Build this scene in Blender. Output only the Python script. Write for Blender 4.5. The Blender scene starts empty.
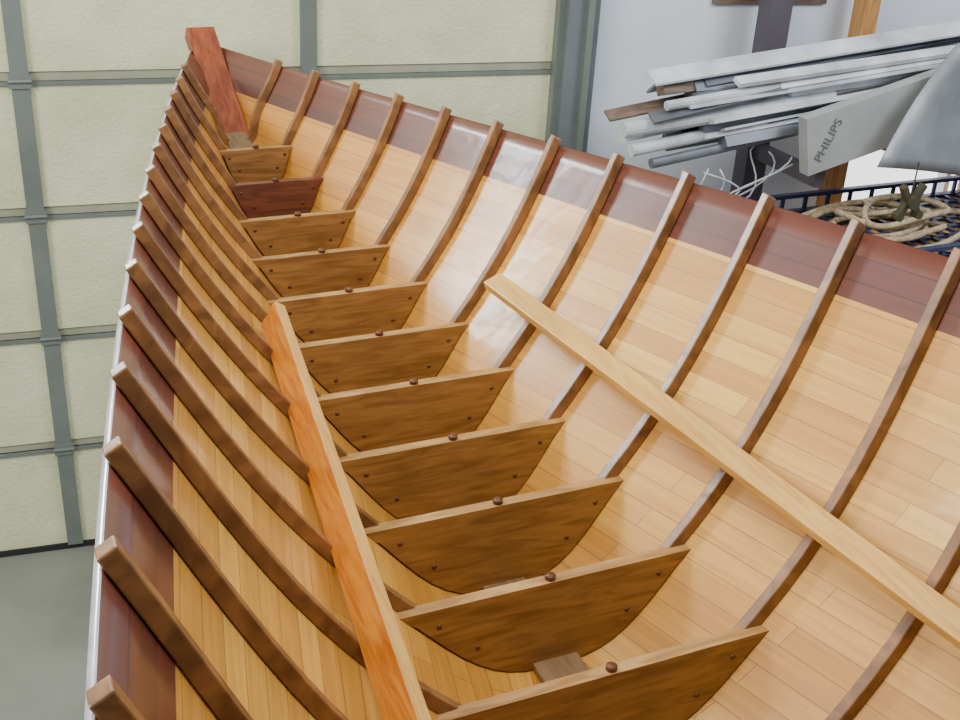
import bpy, bmesh, math, random
from mathutils import Vector, Matrix
random.seed(4)
S=0.25; RK=0.2328
PW=[0.2692,0.1251,-0.0180,0.0362]; PF=[-0.1753,-0.1286,-0.0003,-0.0739]
PB=[0.5939,0.3806,-0.0495,-0.0047,-0.0001]; PZ=[0.3268,0.1396,0.0051,-0.0149]
def pol(p,k):
    if k>16:
        a=pol(p,16); b=pol(p,15.5); return a+(a-b)*2*(k-16)*0.7
    t=(k-8)/7.; return sum(c*t**i for i,c in enumerate(p))
def w_(k): return max(0.022,pol(PW,k))
def zf_(k): return pol(PF,k) if k<16 else pol(PF,16)-(k-16)*0.02
def B_(k): return max(0.04,pol(PB,k))
def zs_(k): return pol(PZ,k)
def d_(k):
    if k<9: return max(0.07,0.12+(k-2)/7*0.078)
    return max(0.165,0.198-(k-9)*0.011)

# ---------------- materials ----------------
def nt(name):
    m=bpy.data.materials.new(name); m.use_nodes=True
    t=m.node_tree; b=t.nodes["Principled BSDF"]; return m,t,b
def lin(c):
    return tuple(((v/255)/12.92 if v/255<=0.04045 else ((v/255+0.055)/1.055)**2.4) for v in c)+(1,)
def wood(name,c1,c2,scale=(4,40,40),rough=0.3,coat=0.3,dist=1.5,coatr=0.15):
    m,t,b=nt(name); N=t.nodes; Lk=t.links
    tc=N.new("ShaderNodeTexCoord"); mp=N.new("ShaderNodeMapping"); mp.inputs["Scale"].default_value=scale
    no=N.new("ShaderNodeTexNoise"); no.inputs["Scale"].default_value=1.0; no.inputs["Detail"].default_value=6; no.inputs["Distortion"].default_value=dist
    no2=N.new("ShaderNodeTexNoise"); no2.inputs["Scale"].default_value=2.5; no2.inputs["Detail"].default_value=3
    cr=N.new("ShaderNodeValToRGB"); cr.color_ramp.elements[0].position=0.35; cr.color_ramp.elements[1].position=0.65
    cr.color_ramp.elements[0].color=lin(c1); cr.color_ramp.elements[1].color=lin(c2)
    mx=N.new("ShaderNodeMixRGB"); mx.blend_type='MULTIPLY'; mx.inputs[0].default_value=0.45
    cr2=N.new("ShaderNodeValToRGB"); cr2.color_ramp.elements[0].position=0.3; cr2.color_ramp.elements[0].color=(0.6,0.6,0.6,1); cr2.color_ramp.elements[1].position=0.6
    Lk.new(tc.outputs["Object"],mp.inputs[0]); Lk.new(mp.outputs[0],no.inputs[0]); Lk.new(no.outputs[0],cr.inputs[0])
    Lk.new(tc.outputs["Object"],no2.inputs[0]); Lk.new(no2.outputs[0],cr2.inputs[0])
    Lk.new(cr.outputs[0],mx.inputs[1]); Lk.new(cr2.outputs[0],mx.inputs[2]); Lk.new(mx.outputs[0],b.inputs["Base Color"])
    b.inputs["Roughness"].default_value=rough; b.inputs["Coat Weight"].default_value=coat; b.inputs["Coat Roughness"].default_value=coatr
    return m
def plain(name,c,rough=0.5,metal=0,var=0.12,sc=6,coat=0):
    m,t,b=nt(name); N=t.nodes; Lk=t.links
    tc=N.new("ShaderNodeTexCoord"); no=N.new("ShaderNodeTexNoise"); no.inputs["Scale"].default_value=sc; no.inputs["Detail"].default_value=5
    cr=N.new("ShaderNodeValToRGB"); l=lin(c)
    cr.color_ramp.elements[0].position=0.3; cr.color_ramp.elements[1].position=0.7
    cr.color_ramp.elements[0].color=tuple(v*(1-var) for v in l[:3])+(1,); cr.color_ramp.elements[1].color=tuple(min(1,v*(1+var)) for v in l[:3])+(1,)
    Lk.new(tc.outputs["Object"],no.inputs[0]); Lk.new(no.outputs[0],cr.inputs[0]); Lk.new(cr.outputs[0],b.inputs["Base Color"])
    b.inputs["Roughness"].default_value=rough; b.inputs["Metallic"].default_value=metal; b.inputs["Coat Weight"].default_value=coat
    return m
RH=0.052
def planking(name):
    m,t,b=nt(name); N=t.nodes; Lk=t.links
    uv=N.new("ShaderNodeUVMap"); uv.uv_map="UVMap"
    def brick(wd,c1,c2,mo,ms,off=0.37):
        br=N.new("ShaderNodeTexBrick"); br.inputs["Scale"].default_value=1; br.inputs["Brick Width"].default_value=wd; br.inputs["Row Height"].default_value=RH
        br.inputs["Mortar Size"].default_value=ms; br.inputs["Mortar Smooth"].default_value=0.4; br.offset=off; br.offset_frequency=2; br.squash=1.0
        br.inputs["Color1"].default_value=lin(c1); br.inputs["Color2"].default_value=lin(c2); br.inputs["Mortar"].default_value=lin(mo)
        Lk.new(uv.outputs[0],br.inputs[0]); return br
    br=brick(1.15,(230,182,88),(200,146,60),(134,90,36),0.0009)
    mp=N.new("ShaderNodeMapping"); mp.inputs["Scale"].default_value=(3,60,1); Lk.new(uv.outputs[0],mp.inputs[0])
    no=N.new("ShaderNodeTexNoise"); no.inputs["Scale"].default_value=1; no.inputs["Detail"].default_value=6; no.inputs["Distortion"].default_value=0.8; Lk.new(mp.outputs[0],no.inputs[0])
    g=N.new("ShaderNodeValToRGB"); g.color_ramp.elements[0].position=0.3; g.color_ramp.elements[0].color=(0.74,0.68,0.56,1); g.color_ramp.elements[1].position=0.65; Lk.new(no.outputs[0],g.inputs[0])
    mul=N.new("ShaderNodeMixRGB"); mul.blend_type='MULTIPLY'; mul.inputs[0].default_value=0.8; Lk.new(br.outputs[0],mul.inputs[1]); Lk.new(g.outputs[0],mul.inputs[2])
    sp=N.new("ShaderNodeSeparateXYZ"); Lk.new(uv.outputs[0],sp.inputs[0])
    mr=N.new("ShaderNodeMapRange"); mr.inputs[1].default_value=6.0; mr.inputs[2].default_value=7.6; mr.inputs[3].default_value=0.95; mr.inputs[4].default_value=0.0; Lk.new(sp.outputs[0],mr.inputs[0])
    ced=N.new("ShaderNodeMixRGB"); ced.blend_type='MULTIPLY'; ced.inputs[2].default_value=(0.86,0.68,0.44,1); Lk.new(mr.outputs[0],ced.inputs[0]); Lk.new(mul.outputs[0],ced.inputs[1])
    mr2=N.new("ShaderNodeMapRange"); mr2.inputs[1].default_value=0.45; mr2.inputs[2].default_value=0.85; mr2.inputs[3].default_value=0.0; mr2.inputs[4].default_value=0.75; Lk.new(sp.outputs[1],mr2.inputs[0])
    low_bounce=N.new("ShaderNodeMixRGB"); low_bounce.blend_type='MULTIPLY'; low_bounce.inputs[2].default_value=(0.84,0.71,0.46,1); Lk.new(mr2.outputs[0],low_bounce.inputs[0]); Lk.new(ced.outputs[0],low_bounce.inputs[1])  # orange bounce light and shade toward the keel, put into the plank colour
    br2=brick(2.3,(106,52,34),(80,36,24),(40,18,14),0.0011)
    mul2=N.new("ShaderNodeMixRGB"); mul2.blend_type='MULTIPLY'; mul2.inputs[0].default_value=0.9; Lk.new(br2.outputs[0],mul2.inputs[1]); Lk.new(g.outputs[0],mul2.inputs[2])
    lt=N.new("ShaderNodeMath"); lt.operation='LESS_THAN'; lt.inputs[1].default_value=RH*2.75; Lk.new(sp.outputs[1],lt.inputs[0])
    mx=N.new("ShaderNodeMixRGB"); Lk.new(lt.outputs[0],mx.inputs[0]); Lk.new(low_bounce.outputs[0],mx.inputs[1]); Lk.new(mul2.outputs[0],mx.inputs[2])
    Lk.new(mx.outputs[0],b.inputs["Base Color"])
    b.inputs["Roughness"].default_value=0.45; b.inputs["Coat Weight"].default_value=0.55; b.inputs["Coat Roughness"].default_value=0.17
    n3=N.new("ShaderNodeTexNoise"); n3.inputs["Scale"].default_value=9; n3.inputs["Detail"].default_value=3; Lk.new(uv.outputs[0],n3.inputs[0])
    bp=N.new("ShaderNodeBump"); bp.inputs["Strength"].default_value=0.25; bp.inputs["Distance"].default_value=0.01; Lk.new(n3.outputs[0],bp.inputs["Height"])
    Lk.new(bp.outputs[0],b.inputs["Coat Normal"])
    return m
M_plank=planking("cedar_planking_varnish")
M_rib=wood("rib_oak_varnish",(104,70,38),(148,104,60),(12,12,12),0.42,0.3,1.5,0.22)
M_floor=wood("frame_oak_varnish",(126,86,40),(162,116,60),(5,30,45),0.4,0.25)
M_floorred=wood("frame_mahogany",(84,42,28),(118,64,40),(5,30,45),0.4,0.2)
M_top_lit=wood("frame_oak_top_lit",(150,110,60),(198,154,96),(5,30,45),0.45,0.12)  # lit copy of the frame oak: light on the top faces painted as paler wood
M_stem=wood("stem_mahogany",(124,54,32),(164,84,50),(40,6,14),0.45,0.1)
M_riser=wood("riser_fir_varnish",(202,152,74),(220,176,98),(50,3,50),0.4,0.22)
M_riser_bounce=wood("riser_fir_bounce",(186,98,14),(224,144,36),(50,3,50),0.35,0.3)  # same fir as starboard; bounce light on the shaded side painted in as orange
M_plug=plain("bronze_bolt",(96,58,32),0.4,0.1)
M_keel=wood("keelson_wood",(110,84,58),(140,112,80),(40,4,40),0.4,0.3)
M_edge_refl=plain("sheer_edge_reflection",(176,174,184),0.2,0,0.2,14,0.5)  # window reflection on the varnished port rim, painted as pale bluish colour
M_edgeS=plain("sheer_edge_mahogany",(100,52,38),0.4,0,0.2,14,0.1)
M_out=plain("hull_outside_paint",(200,205,200),0.4)

# ---------------- mesh helpers ----------------
def empty(name,loc=(0,0,0)):
    e=bpy.data.objects.new(name,None); bpy.context.collection.objects.link(e); e.empty_display_size=0.1; return e
class MB:
    def __init__(s): s.v=[]; s.f=[]; s.m=[]
    def add(s,v,f,mi=0):
        b=len(s.v); s.v+= [tuple(x) for x in v]; s.f+=[tuple(b+i for i in q) for q in f]; s.m+=[mi]*len(f)
    def box(s,lo,hi,mi=0):
        x0,y0,z0=lo;x1,y1,z1=hi
        s.add([(x0,y0,z0),(x1,y0,z0),(x1,y1,z0),(x0,y1,z0),(x0,y0,z1),(x1,y0,z1),(x1,y1,z1),(x0,y1,z1)],[(0,3,2,1),(4,5,6,7),(0,1,5,4),(1,2,6,5),(2,3,7,6),(3,0,4,7)],mi)
    def prism(s,a,b,r,u,mi=0):
        vs=[]
        for p in(Vector(a),Vector(b)):
            for i,j in((-1,-1),(1,-1),(1,1),(-1,1)): vs.append(p+r*(i*.5)+u*(j*.5))
        s.add(vs,[(0,1,2,3),(7,6,5,4),(0,4,5,1),(1,5,6,2),(2,6,7,3),(3,7,4,0)],mi)
    def beam(s,a,b,w,h,mi=0,up=(0,0,1),roll=0):
        a=Vector(a);b=Vector(b);d=(b-a).normalized();r=d.cross(Vector(up)).normalized();u=r.cross(d)
        if roll:
            q=Matrix.Rotation(roll,3,d); r=q@r; u=q@u
        s.prism(a,b,r*w,u*h,mi)
    def tube(s,pts,r,n=8,mi=0,cap=True):
        pts=[Vector(p) for p in pts]; prev=None; vs=[]
        for i,p in enumerate(pts):
            d=(pts[min(i+1,len(pts)-1)]-pts[max(i-1,0)]).normalized()
            a=d.orthogonal().normalized() if prev is None else (prev-d*prev.dot(d)).normalized()
            prev=a; b=d.cross(a)
            for j in range(n):
                t=2*math.pi*j/n; vs.append(p+a*(r*math.cos(t))+b*(r*math.sin(t)))
        fs=[]
        for i in range(len(pts)-1):
            for j in range(n): fs.append((i*n+j,i*n+(j+1)%n,(i+1)*n+(j+1)%n,(i+1)*n+j))
        if cap: fs.append(tuple(range(n-1,-1,-1))); fs.append(tuple((len(pts)-1)*n+j for j in range(n)))
        s.add(vs,fs,mi)
    def obj(s,name,mats,parent=None,smooth=False,bevel=0):
        me=bpy.data.meshes.new(name); me.from_pydata(s.v,[],s.f)
        for m in mats: me.materials.append(m)
        for p,mi in zip(me.polygons,s.m): p.material_index=mi; p.use_smooth=smooth
        bm=bmesh.new(); bm.from_mesh(me); bmesh.ops.recalc_face_normals(bm,faces=bm.faces); bm.to_mesh(me); bm.free()
        o=bpy.data.objects.new(name,me); bpy.context.collection.objects.link(o)
        if parent: o.parent=parent
        if bevel:
            b=o.modifiers.new("bevel","BEVEL"); b.width=bevel; b.segments=2; b.limit_method='ANGLE'
        return o

# ---------------- hull section ----------------
def section(k,n1=8,n2=12):
    w,zf,B,zs=w_(k),zf_(k),B_(k)+0.008,zs_(k)-0.020
    zk=zf-d_(k); b0=min(0.065,w*0.42)
    P0=Vector((b0,zk)); W=Vector((w,zf)); Sx=Vector((B,zs))
    c1=(W-P0).normalized(); c2=(Sx-W).normalized(); T=(c1*0.6+c2*0.4).normalized()
    A=P0+(Vector((1,0.12)).normalized())*(W-P0).length*0.34; A2=W-T*(W-P0).length*0.35
    D=W+T*(Sx-W).length*0.38; D2=Sx-((c2*1.0+Vector((0,0.22))).normalized())*(Sx-W).length*0.33
    def bz(a,b,c,d,t): return a*(1-t)**3+b*3*t*(1-t)**2+c*3*t*t*(1-t)+d*t**3
    return [bz(P0,A,A2,W,i/n1) for i in range(n1)]+[bz(W,D,D2,Sx,i/n2) for i in range(n2+1)]
def p3(k,q,side=1):
    return Vector((side*q.x,-S*k+RK*(q.y-zf_(k)),q.y))
boat=empty("wooden_drift_boat")
ks=[-1.2+i*0.4 for i in range(52)]
for side,nm in((1,"planking_starboard"),(-1,"planking_port")):
    rows=[]
    for k in ks:
        c=section(k); c=[Vector((0,c[0].y))]+c
        rows.append([p3(k,q,side) for q in c])
    n=len(rows[0]); vs=[v for r in rows for v in r]; fs=[]
    for i in range(len(rows)-1):
        for j in range(n-1):
            a=(i*n+j,i*n+j+1,(i+1)*n+j+1,(i+1)*n+j); fs.append(a if side==1 else a[::-1])
    me=bpy.data.meshes.new(nm); me.from_pydata([tuple(v) for v in vs],[],fs)
    gir=[]
    for r in rows:
        g=[0]*n
        for j in range(n-2,-1,-1): g[j]=g[j+1]+(r[j]-r[j+1]).length
        gir+=g
    uvl=me.uv_layers.new(name="UVMap")
    for lp in me.loops:
        vi=lp.vertex_index; uvl.data[lp.index].uv=(-vs[vi].y+(0.19 if side<0 else 0)+5,gir[vi])
    me.materials.append(M_plank); me.materials.append(M_out); me.materials.append(M_edgeS if side>0 else M_edge_refl)
    for p in me.polygons: p.use_smooth=True
    o=bpy.data.objects.new(nm,me); bpy.context.collection.objects.link(o); o.parent=boat
    pn=me.polygons[len(me.polygons)//2].normal
    if pn.x*side>0: me.flip_normals()
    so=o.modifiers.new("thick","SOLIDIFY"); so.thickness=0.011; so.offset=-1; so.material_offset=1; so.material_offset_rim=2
def offset(path,dist):
    out=[]
    for i,p in enumerate(path):
        a=path[max(0,i-1)]; b=path[min(len(path)-1,i+1)]; t=(b-a).normalized(); nrm=Vector((-t.y,t.x)); out.append(p+nrm*dist)
    return out
ribs=MB()
for k in range(1,19):
    path=section(k)
    dl=(path[-1]-path[-2]).normalized(); path=path+[path[-1]+dl*0.016]
    hw=0.0118
    inn=offset(path,0.027); outr=offset(path,0.001)
    nseg=len(path)
    for side in(1,-1):
        vs=[];fs=[]
        for i in range(nseg):
            t=i/(nseg-1); yo=0.024*(1-t)
            for q,s in((outr[i],-1),(outr[i],1),(inn[i],1),(inn[i],-1)):
                if q.x<0.004: q=Vector((0.004,q.y))
                v=p3(k,q,side); v.y+=yo+s*hw; vs.append(v)
        for i in range(nseg-1):
            for j in range(4): fs.append((i*4+j,i*4+(j+1)%4,(i+1)*4+(j+1)%4,(i+1)*4+j))
        fs.append((0,1,2,3)); fs.append(tuple((nseg-1)*4+j for j in (3,2,1,0)))
        ribs.add(vs,fs)
ribs.obj("ribs",[M_rib],boat,bevel=0.003)
bolts=MB()
for k in range(2,19):
    fb=MB(); path=[q for q in section(k,8,12)[:9]]
    path=offset(path,0.003); top=zf_(k)
    path=path[:-1]+[Vector((w_(k)-0.002,top-0.012)),Vector((w_(k)+0.002,top))]
    out=[Vector((-q.x,q.y)) for q in path[::-1]]+path
    yc=-S*k; n=len(out)
    def fy(q,o): return yc+RK*(q.y-top)+o
    vs=[(q.x,fy(q,-0.016),q.y) for q in out]+[(q.x,fy(q,0.010),q.y) for q in out]
    fb.add(vs,[tuple(range(n)),tuple(range(2*n-1,n-1,-1))],1 if k==3 else 0)
    for i in range(n):
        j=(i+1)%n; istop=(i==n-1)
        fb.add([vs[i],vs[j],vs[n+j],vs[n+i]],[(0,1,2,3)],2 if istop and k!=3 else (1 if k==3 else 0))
    fb.obj("floor_frame_%d"%k,[M_floor,M_floorred,M_top_lit],boat)
    bolts.tube([(0,yc-0.003,top-0.004),(0,yc-0.003,top+0.006),(0,yc-0.003,top+0.009)],0.011,10)
    for sx in(-1,1):
        for i,(fx,fz) in enumerate(((0.76,0.20),(0.52,0.55))):
            x=sx*fx*w_(k); z=top-fz*d_(k); yy=yc-0.016-RK*fz*d_(k)
            bolts.tube([(x,yy-0.002,z),(x,yy+0.004,z)],0.0055,8)
bolts.obj("bolts",[M_plug],boat,smooth=True)
kb=MB(); vs=[];fs=[]
kk=[0.5+i*0.5 for i in range(37)]
for k in kk:
    zk=zf_(k)-d_(k); hw=min(0.05,w_(k)*0.45)
    y=-S*k+RK*(zk-zf_(k))
    for x,z in((-hw,zk+0.002),(hw,zk+0.002),(hw,zk+0.016),(-hw,zk+0.016)): vs.append((x,y,z))
for i in range(len(kk)-1):
    for j in range(4): fs.append((i*4+j,i*4+(j+1)%4,(i+1)*4+(j+1)%4,(i+1)*4+j))
fs+= [(0,1,2,3),tuple((len(kk)-1)*4+j for j in(3,2,1,0))]
kb.add(vs,fs); kb.obj("keelson",[M_keel],boat)
def rpt(k,side):
    t=(k-7.237)/(11.5-7.237); return Vector((side*(0.2948+t*(0.4273-0.2948)),-S*k,-0.0158+t*(-0.0532+0.0158)))
r=MB(); r.beam(rpt(7.237,1),rpt(18.3,1),0.054,0.024,0,roll=0.35); r.obj("seat_riser_starboard",[M_riser],boat,bevel=0.002)
r=MB(); a=rpt(7.237,-1)+Vector((-0.004,0,-0.018)); b=rpt(18.3,-1)+Vector((-0.004,0,-0.018)); th=0.55
r.prism(a,b,Vector((math.cos(th),0,-math.sin(th)))*0.030,Vector((math.sin(th),0,math.cos(th)))*0.070)
o=r.obj("seat_riser_port",[M_riser_bounce,M_riser],boat,bevel=0.002)
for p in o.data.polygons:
    if p.normal.z>0.75: p.material_index=1  # top face gets the pale fir, direct light put into the colour
st=MB(); a=Vector((0,-0.30,-0.14)); b=Vector((-0.012,0.27,0.215))
st.beam(a,b,0.110,0.055,0); st.beam(a+Vector((0,0.06,-0.05)),b+Vector((0,0.05,-0.035)),0.06,0.06,0)
st.obj("bow_stem",[M_stem],boat,bevel=0.004)
tr=MB(); c=section(19.2); out=[Vector((-q.x,q.y)) for q in c[::-1]]+c
v0=[p3(19.2,q,1) for q in out]; n=len(v0); v1=[v+Vector((0,-0.025,0)) for v in v0]
tr.add(v0+v1,[tuple(range(n)),tuple(range(2*n-1,n-1,-1))]+[(i,(i+1)%n,n+(i+1)%n,n+i) for i in range(n)]); tr.obj("transom",[M_floor],boat)

# ---------------- room ----------------
Z0=-2.25; YD=0.504; YA=-0.106; ca,sa=math.cos(YA),math.sin(YA)
def D(x,off,z):
    return Vector((x*ca+off*sa, YD+x*sa-off*ca, z))
def wbox(mb,x0,x1,o0,o1,z0,z1,mi=0):
    v=[D(x,o,z) for z in(z0,z1) for x,o in((x0,o0),(x1,o0),(x1,o1),(x0,o1))]
    mb.add(v,[(0,3,2,1),(4,5,6,7),(0,1,5,4),(1,2,6,5),(2,3,7,6),(3,0,4,7)],mi)
def doormat():
    m,t,b=nt("garage_door_panel_paint"); N=t.nodes; Lk=t.links
    tc=N.new("ShaderNodeTexCoord")
    n1=N.new("ShaderNodeTexNoise"); n1.inputs["Scale"].default_value=2.2; n1.inputs["Detail"].default_value=8; n1.inputs["Roughness"].default_value=0.65
    cr=N.new("ShaderNodeValToRGB"); cr.color_ramp.elements[0].position=0.3; cr.color_ramp.elements[1].position=0.7
    cr.color_ramp.elements[0].color=lin((202,206,166)); cr.color_ramp.elements[1].color=lin((232,234,200))
    n2=N.new("ShaderNodeTexNoise"); n2.inputs["Scale"].default_value=70; n2.inputs["Detail"].default_value=3
    bp=N.new("ShaderNodeBump"); bp.inputs["Strength"].default_value=0.45; bp.inputs["Distance"].default_value=0.01
    Lk.new(tc.outputs["Object"],n1.inputs[0]); Lk.new(tc.outputs["Object"],n2.inputs[0]); Lk.new(n1.outputs[0],cr.inputs[0]); Lk.new(cr.outputs[0],b.inputs["Base Color"])
    Lk.new(n2.outputs[0],bp.inputs["Height"]); Lk.new(bp.outputs[0],b.inputs["Normal"]); b.inputs["Roughness"].default_value=0.6
    return m
M_door=doormat(); M_steel=plain("door_stile_steel",(116,126,122),0.45,0.1); M_seam=plain("door_seam",(158,162,140),0.6)
M_jamb=plain("door_jamb_gray",(108,116,122),0.5); M_wall=plain("wall_white_paint",(216,226,240),0.7,0,0.05,3)
M_conc=plain("concrete_floor",(122,124,118),0.7,0,0.3,1.5); M_dark=plain("dark_rubber",(38,40,38),0.8)
M_glow,tg,bg=nt("window_daylight"); bg.inputs["Emission Color"].default_value=(0.85,0.93,1,1); bg.inputs["Emission Strength"].default_value=64
M_glow2,tg,bg2=nt("window_daylight_soft"); bg2.inputs["Emission Color"].default_value=(0.95,0.97,1,1); bg2.inputs["Emission Strength"].default_value=2.2
door=empty("garage_door")
PH=0.56; XL=-4.2; XR=1.58
dp=MB()
for i in range(5):
    z0=Z0+i*PH; z1=z0+PH
    wbox(dp,XL,XR,-0.05,0.0,z0+0.03,z1-0.008)
    wbox(dp,XL,XR,-0.05,-0.008,z1-0.008,z1+0.03,1)
    wbox(dp,XL,XR,-0.02,0.010,z1-0.024,z1-0.008,2)
dp.obj("door_panels",[M_door,M_seam,M_steel],door)
wr=MB(); zt=Z0+5*PH; WX0,WX1=-2.0,-1.0; WZ0,WZ1=zt+0.75,zt+1.9
wbox(wr,XL,XR,-0.05,0,zt,WZ0); wbox(wr,XL,XR,-0.05,0,WZ1,zt+2.0)
wbox(wr,XL,WX0,-0.05,0,WZ0,WZ1); wbox(wr,WX1,XR,-0.05,0,WZ0,WZ1)
wbox(wr,(WX0+WX1)/2-0.025,(WX0+WX1)/2+0.025,-0.05,0.005,WZ0,WZ1); wbox(wr,WX0,WX1,-0.05,0.005,(WZ0+WZ1)/2-0.02,(WZ0+WZ1)/2+0.02)
wr.obj("window_rails",[M_door],door)
gl=MB(); wbox(gl,WX0-.02,WX1+.02,-0.06,-0.045,WZ0-.02,WZ1+.02); gl.obj("window_panes",[M_glow],door)
ds=MB()
for x0 in(-3.1,-1.9,-0.70,0.445):
    wbox(ds,x0,x0+0.068,0,0.025,Z0+0.03,Z0+5*PH+0.6)
    for i in range(1,6): 
        z=Z0+i*PH; wbox(ds,x0-0.008,x0+0.076,0.025,0.032,z-0.03,z+0.025)
        ds.tube([D(x0-0.01,0.035,z),D(x0+0.078,0.035,z)],0.007,8)
ds.obj("door_stiles",[M_steel],door)
rb=MB(); wbox(rb,XL,XR,-0.05,0.01,Z0,Z0+0.03); rb.obj("bottom_seal",[M_dark],door)
jm=MB(); wbox(jm,1.58,1.61,-0.05,0.05,Z0,2.5,1); wbox(jm,1.61,1.69,-0.05,0.09,Z0,2.5,0); wbox(jm,1.69,1.72,-0.05,0.12,Z0,2.5,1); wbox(jm,1.72,1.77,-0.05,0.06,Z0,2.5,0)
jm.obj("trim_1",[M_jamb,M_steel])
QX0,QX1,QZ0,QZ1=3.12,4.7,-1.3,-0.22
wb=MB(); wbox(wb,1.70,QX0,-0.1,0.0,Z0,3.0); wbox(wb,QX1,6.0,-0.1,0.0,Z0,3.0); wbox(wb,QX0,QX1,-0.1,0.0,Z0,QZ0); wbox(wb,QX0,QX1,-0.1,0.0,QZ1,3.0)
wbox(wb,XL-1.5,XL,-0.1,0,Z0,3.0); wbox(wb,XL,1.70,-0.1,0,Z0+5*PH+2.0,3.0); wb.obj("wall_back",[M_wall])
fr=MB()
wbox(fr,QX0,QX0+0.04,-0.09,0.012,QZ0,QZ1); wbox(fr,QX1-0.04,QX1,-0.09,0.012,QZ0,QZ1); wbox(fr,QX0,QX1,-0.09,0.012,QZ0,QZ0+0.04); wbox(fr,QX0,QX1,-0.09,0.012,QZ1-0.04,QZ1)
wbox(fr,3.9,3.93,-0.07,0.0,QZ0,QZ1); wbox(fr,QX0+0.03,QX1-0.03,-0.085,-0.075,QZ0+0.03,QZ1-0.03,1)
fr.obj("window_1",[M_wall,M_glow2])
fl=MB(); fl.box((-6,-8,Z0-0.1),(6.2,1.2,Z0)); fl.obj("floor",[M_conc])
M_pine=wood("pine_stud",(180,124,66),(206,154,92),(30,30,4),0.6,0)
for k,nm in((5,"boat_stand"),(14,"boat_stand.001")):
    b=MB(); y=-S*k+0.11; zk=zf_(k)-d_(k)-0.06
    b.beam((-0.4,y,zk-0.05),(0.4,y,zk-0.05),0.06,0.08)
    for sx in(-1,1):
        b.beam((sx*0.3,y,zk-0.05),(sx*0.45,y-0.25,Z0),0.05,0.07,0,(0,1,0)); b.beam((sx*0.3,y,zk-0.05),(sx*0.45,y+0.25,Z0),0.05,0.07,0,(0,1,0))
    b.obj(nm,[M_pine])

# ---------------- background clutter ----------------
M_g1=plain("molding_white",(196,202,208),0.35,0,0.35,5); M_g2=plain("molding_gray",(108,114,124),0.4,0.2,0.3,5); M_g3=wood("molding_brown",(92,76,68),(128,106,92),(4,40,40),0.5,0); M_g4=plain("cardboard_gray",(142,142,140),0.8,0,0.2,5)
bd=MB()
for i in range(50):
    t=i/49.; z=-0.20+0.28*t+random.uniform(-.02,.02); y=-0.20-random.random()*0.18
    x0=1.60+random.random()*0.8-(0.06 if t<.5 else -.10); sl=0.04+0.07*random.random()+0.03*(1-t)
    ln=1.6+random.random()*0.45; w=random.choice((0.04,0.06,0.10)); h=random.choice((0.010,0.02,0.06))
    mi=random.choice((0,0,0,1,1,1,2,3))
    a=(x0,y,z); b=(x0+ln,y+random.uniform(-.04,.02),z+sl*ln)
    if i%7==2: bd.tube([a,b],0.026,12,mi)
    else: bd.beam(a,b,w,h,mi,roll=random.uniform(-.9,.9))
bd.tube([(1.55,-0.36,-0.10),(2.6,-0.36,-0.02)],0.034,14,0); bd.tube([(1.60,-0.36,-0.19),(2.5,-0.32,-0.10)],0.026,14,0)
bd.tube([(1.70,-0.37,-0.25),(2.45,-0.34,-0.17)],0.022,14,1)
bd.tube([(1.72,-0.40,0.0),(3.2,-0.36,0.13)],0.02,10,0); bd.beam((2.05,-0.40,0.08),(3.7,-0.40,0.20),0.05,0.02,0,roll=.4)
bd.beam((1.95,-0.40,-0.08),(3.0,-0.42,0.03),0.05,0.02,0,roll=-.3); bd.beam((1.66,-0.39,-0.05),(2.3,-0.40,0.05),0.06,0.01,1,roll=.5)
bd.obj("molding_bundle",[M_g1,M_g2,M_g3,M_g4])
cb=MB(); cb.beam((2.38,-0.49,-0.19),(3.6,-0.49,0.10),0.06,0.26)
o=cb.obj("cardboard_carton",[plain("carton_gray",(160,163,164),0.8)])
tx=bpy.data.curves.new("label","FONT"); tx.body="PHILIPS"; tx.size=0.062; tx.extrude=0.001
to=bpy.data.objects.new("printed_label",tx); bpy.context.collection.objects.link(to); tx.materials.append(plain("label_ink",(104,107,110),0.7)); to.parent=o
to.rotation_euler=(math.pi/2,-1.15,0); to.location=(2.46,-0.5225,-0.26)
sh=MB(); vs=[];fs=[]; nx,nz=10,12
for i in range(nx+1):
    for j in range(nz+1):
        u=i/nx; v=j/nz
        x=2.60+0.40*v+u*1.2; z=-0.23+v*0.48-0.22*u*(1-v); y=-0.72+0.03*math.sin(6*u+3*v)+0.10*v+0.1*u
        vs.append((x,y,z))
for i in range(nx):
    for j in range(nz): q=i*(nz+1)+j; fs.append((q,q+1,q+nz+2,q+nz+1))
sh.add(vs,fs); o=sh.obj("sheet_metal_panel",[plain("galvanized_sheet",(138,144,150),0.45,0.3,0.3,4)],smooth=True)
so=o.modifiers.new("t","SOLIDIFY"); so.thickness=0.006
M_purp=plain("post_dark_stain",(84,78,88),0.6)
b=MB(); b.beam((2.55,0.06,Z0),(2.55,0.06,2.4),0.12,0.09,0,(0,1,0)); b.beam((2.55,-0.44,-0.37),(2.55,0.1,-0.37),0.05,0.07,0); b.obj("rack_post",[M_purp])
for x,nm in((3.05,"wood_post"),(3.9,"wood_post.001")):
    yo=0.03 if x<3.5 else -0.06
    b=MB(); b.beam((x,yo,Z0),(x,yo,2.4),0.09,0.08,0,(0,1,0)); b.beam((x,-0.42,-0.28),(x,yo,-0.28),0.05,0.07,0); b.obj(nm,[M_pine])
ZB=-0.62
wbn=MB(); wbn.box((2.3,-1.05,ZB-0.04),(4.1,-0.14,ZB))
for x in(2.36,4.03):
    for y in(-1.0,-0.2): wbn.box((x-0.03,y-0.03,Z0),(x+0.03,y+0.03,ZB-0.04))
wbn.obj("workbench",[M_pine])
M_blue=plain("blue_plastic",(40,54,88),0.4); M_rope=plain("manila_rope",(180,162,132),0.9,0,0.35,40)
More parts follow.
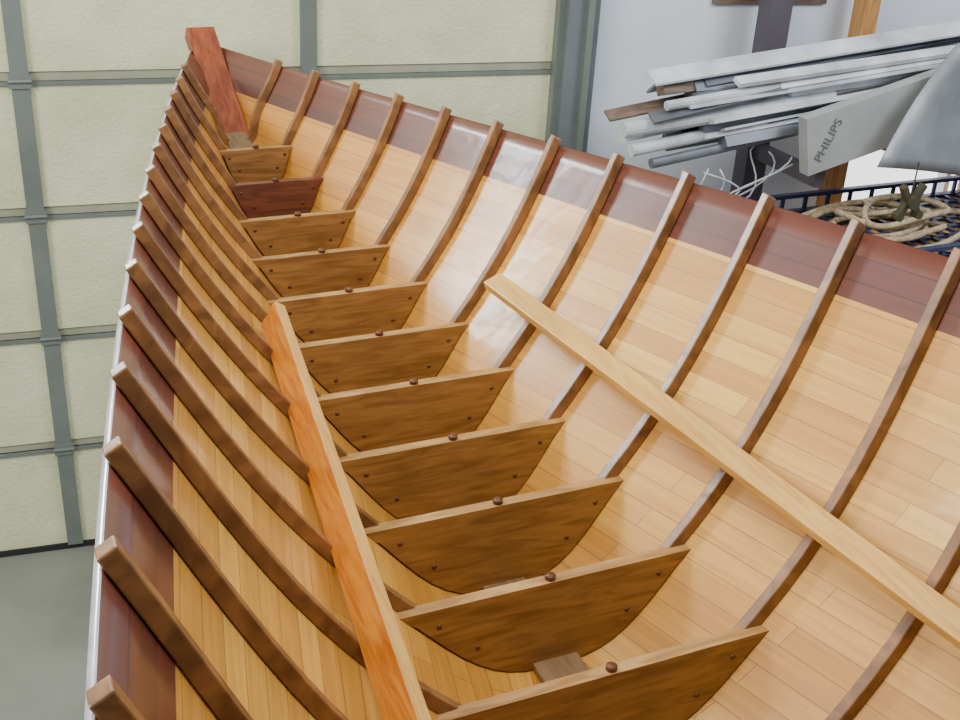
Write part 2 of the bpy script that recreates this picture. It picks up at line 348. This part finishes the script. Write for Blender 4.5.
ty=MB(); x0,x1,y0,y1,z0,z1=2.30,3.9,-0.95,-0.2,ZB,ZB+0.09
for a,b_ in(((x0,y0),(x1,y0)),((x1,y0),(x1,y1)),((x1,y1),(x0,y1)),((x0,y1),(x0,y0))):
    ty.beam((a[0],a[1],z1),(b_[0],b_[1],z1),0.03,0.018); ty.beam((a[0],a[1],z0+.01),(b_[0],b_[1],z0+.01),0.03,0.015)
    for i in range(13):
        t=i/12; ty.beam((a[0]+(b_[0]-a[0])*t,a[1]+(b_[1]-a[1])*t,z0),(a[0]+(b_[0]-a[0])*t,a[1]+(b_[1]-a[1])*t,z1),0.015,0.015,0,(0,1,0))
for i in range(20):
    x=x0+(x1-x0)*i/19; ty.box((x-0.012,y0,z0),(x+0.012,y1,z0+.014))
for i in range(9):
    y=y0+(y1-y0)*i/8; ty.box((x0,y-0.012,z0),(x1,y+0.012,z0+.014))
ty.obj("blue_plastic_tray",[M_blue])
rp=MB(); pts=[]
for i in range(300):
    t=i/300; a=t*2*math.pi*6.3; rr=0.19+0.06*math.sin(a*0.37)+0.05*math.sin(5*t)
    pts.append((2.78+rr*1.5*math.cos(a)+0.14*math.sin(t*9),-0.60+rr*0.8*math.sin(a)+0.04*math.sin(a*1.4),ZB+0.035+0.10*t+0.018*math.sin(a*2.3)))
rp.tube(pts,0.014,6); rp.obj("rope_coil",[M_rope],smooth=True)
cl=MB(); cx=2.68; cy=-0.86; dz=0.07
for sx in(-1,1):
    cl.beam((cx+sx*0.055,cy,-0.34+dz),(cx+sx*0.015,cy,-0.41+dz),0.025,0.03,0,(0,1,0)); cl.beam((cx+sx*0.015,cy,-0.41+dz),(cx+sx*0.05,cy,-0.47+dz),0.025,0.03,0,(0,1,0))
    cl.tube([(cx+sx*0.052,cy-0.02,-0.47+dz),(cx+sx*0.052,cy+0.02,-0.47+dz)],0.02,10)
cl.tube([(cx,cy-0.03,-0.41+dz),(cx,cy+0.03,-0.41+dz)],0.03,12)
cl.tube([(cx,cy,-0.41+dz),(cx,cy,-0.24+dz)],0.004,6)
cl.obj("spring_clamp",[plain("clamp_olive",(70,66,44),0.5)])
wi=MB()
for i in range(4):
    pts=[(1.95+0.03*t+0.10*math.sin(t*0.55+i*1.3),-0.40+0.02*i,-0.30-0.12*math.sin(t/13*math.pi)-0.03*i*math.sin(t*.4)) for t in range(14)]
    wi.tube(pts,0.004,6)
wi.obj("electrical_wire",[M_g1],smooth=True)
pc=MB(); wbox(pc,2.35,2.95,0.002,0.02,0.27,0.8); wbox(pc,2.38,2.92,0.02,0.024,0.30,0.77,1); pc.obj("notice_board",[M_g3,M_g1])

# ---------------- lights ----------------
W=bpy.data.worlds.new("World"); bpy.context.scene.world=W; W.use_nodes=True
bgn=W.node_tree.nodes["Background"]; bgn.inputs[0].default_value=(0.94,0.95,1.0,1); bgn.inputs[1].default_value=0.48
def area(name,loc,target,sx,sy,e,col=(1,1,1)):
    l=bpy.data.lights.new(name,"AREA"); l.shape='RECTANGLE'; l.size=sx; l.size_y=sy; l.energy=e; l.color=col
    o=bpy.data.objects.new(name,l); bpy.context.collection.objects.link(o); o.location=loc
    o.rotation_euler=(Vector(target)-Vector(loc)).to_track_quat('-Z','Y').to_euler(); return o
area("skylight_lamp",(-0.6,-2.6,3.2),(0.2,-1.8,0),2.4,1.4,120,(1,0.96,0.84))
area("side_window_lamp",(-3.6,-2.6,2.0),(0.4,-1.8,0),1.8,1.4,160,(1,0.97,0.87))
area("side_window_lamp.001",(3.5,-2.6,2.4),(2.0,0,-0.2),1.4,1.2,90,(0.92,0.97,1))
# ---------------- camera ----------------
C=Vector((-0.9816,-4.4089,1.2039)); yaw,pitch,roll=0.4492,0.4659,0.0602
fw=Vector((math.sin(yaw)*math.cos(pitch),math.cos(yaw)*math.cos(pitch),-math.sin(pitch)))
r0=Vector((math.cos(yaw),-math.sin(yaw),0)); u0=r0.cross(fw); r=r0*math.cos(roll)+u0*math.sin(roll); u=r.cross(fw)
cam=bpy.data.cameras.new("camera"); co=bpy.data.objects.new("camera",cam); bpy.context.collection.objects.link(co)
M=Matrix(((r.x,u.x,-fw.x,C.x),(r.y,u.y,-fw.y,C.y),(r.z,u.z,-fw.z,C.z),(0,0,0,1))); co.matrix_world=M
cam.sensor_width=36; cam.lens=36*math.exp(7.0797)/960; cam.clip_start=0.05
bpy.context.scene.camera=co
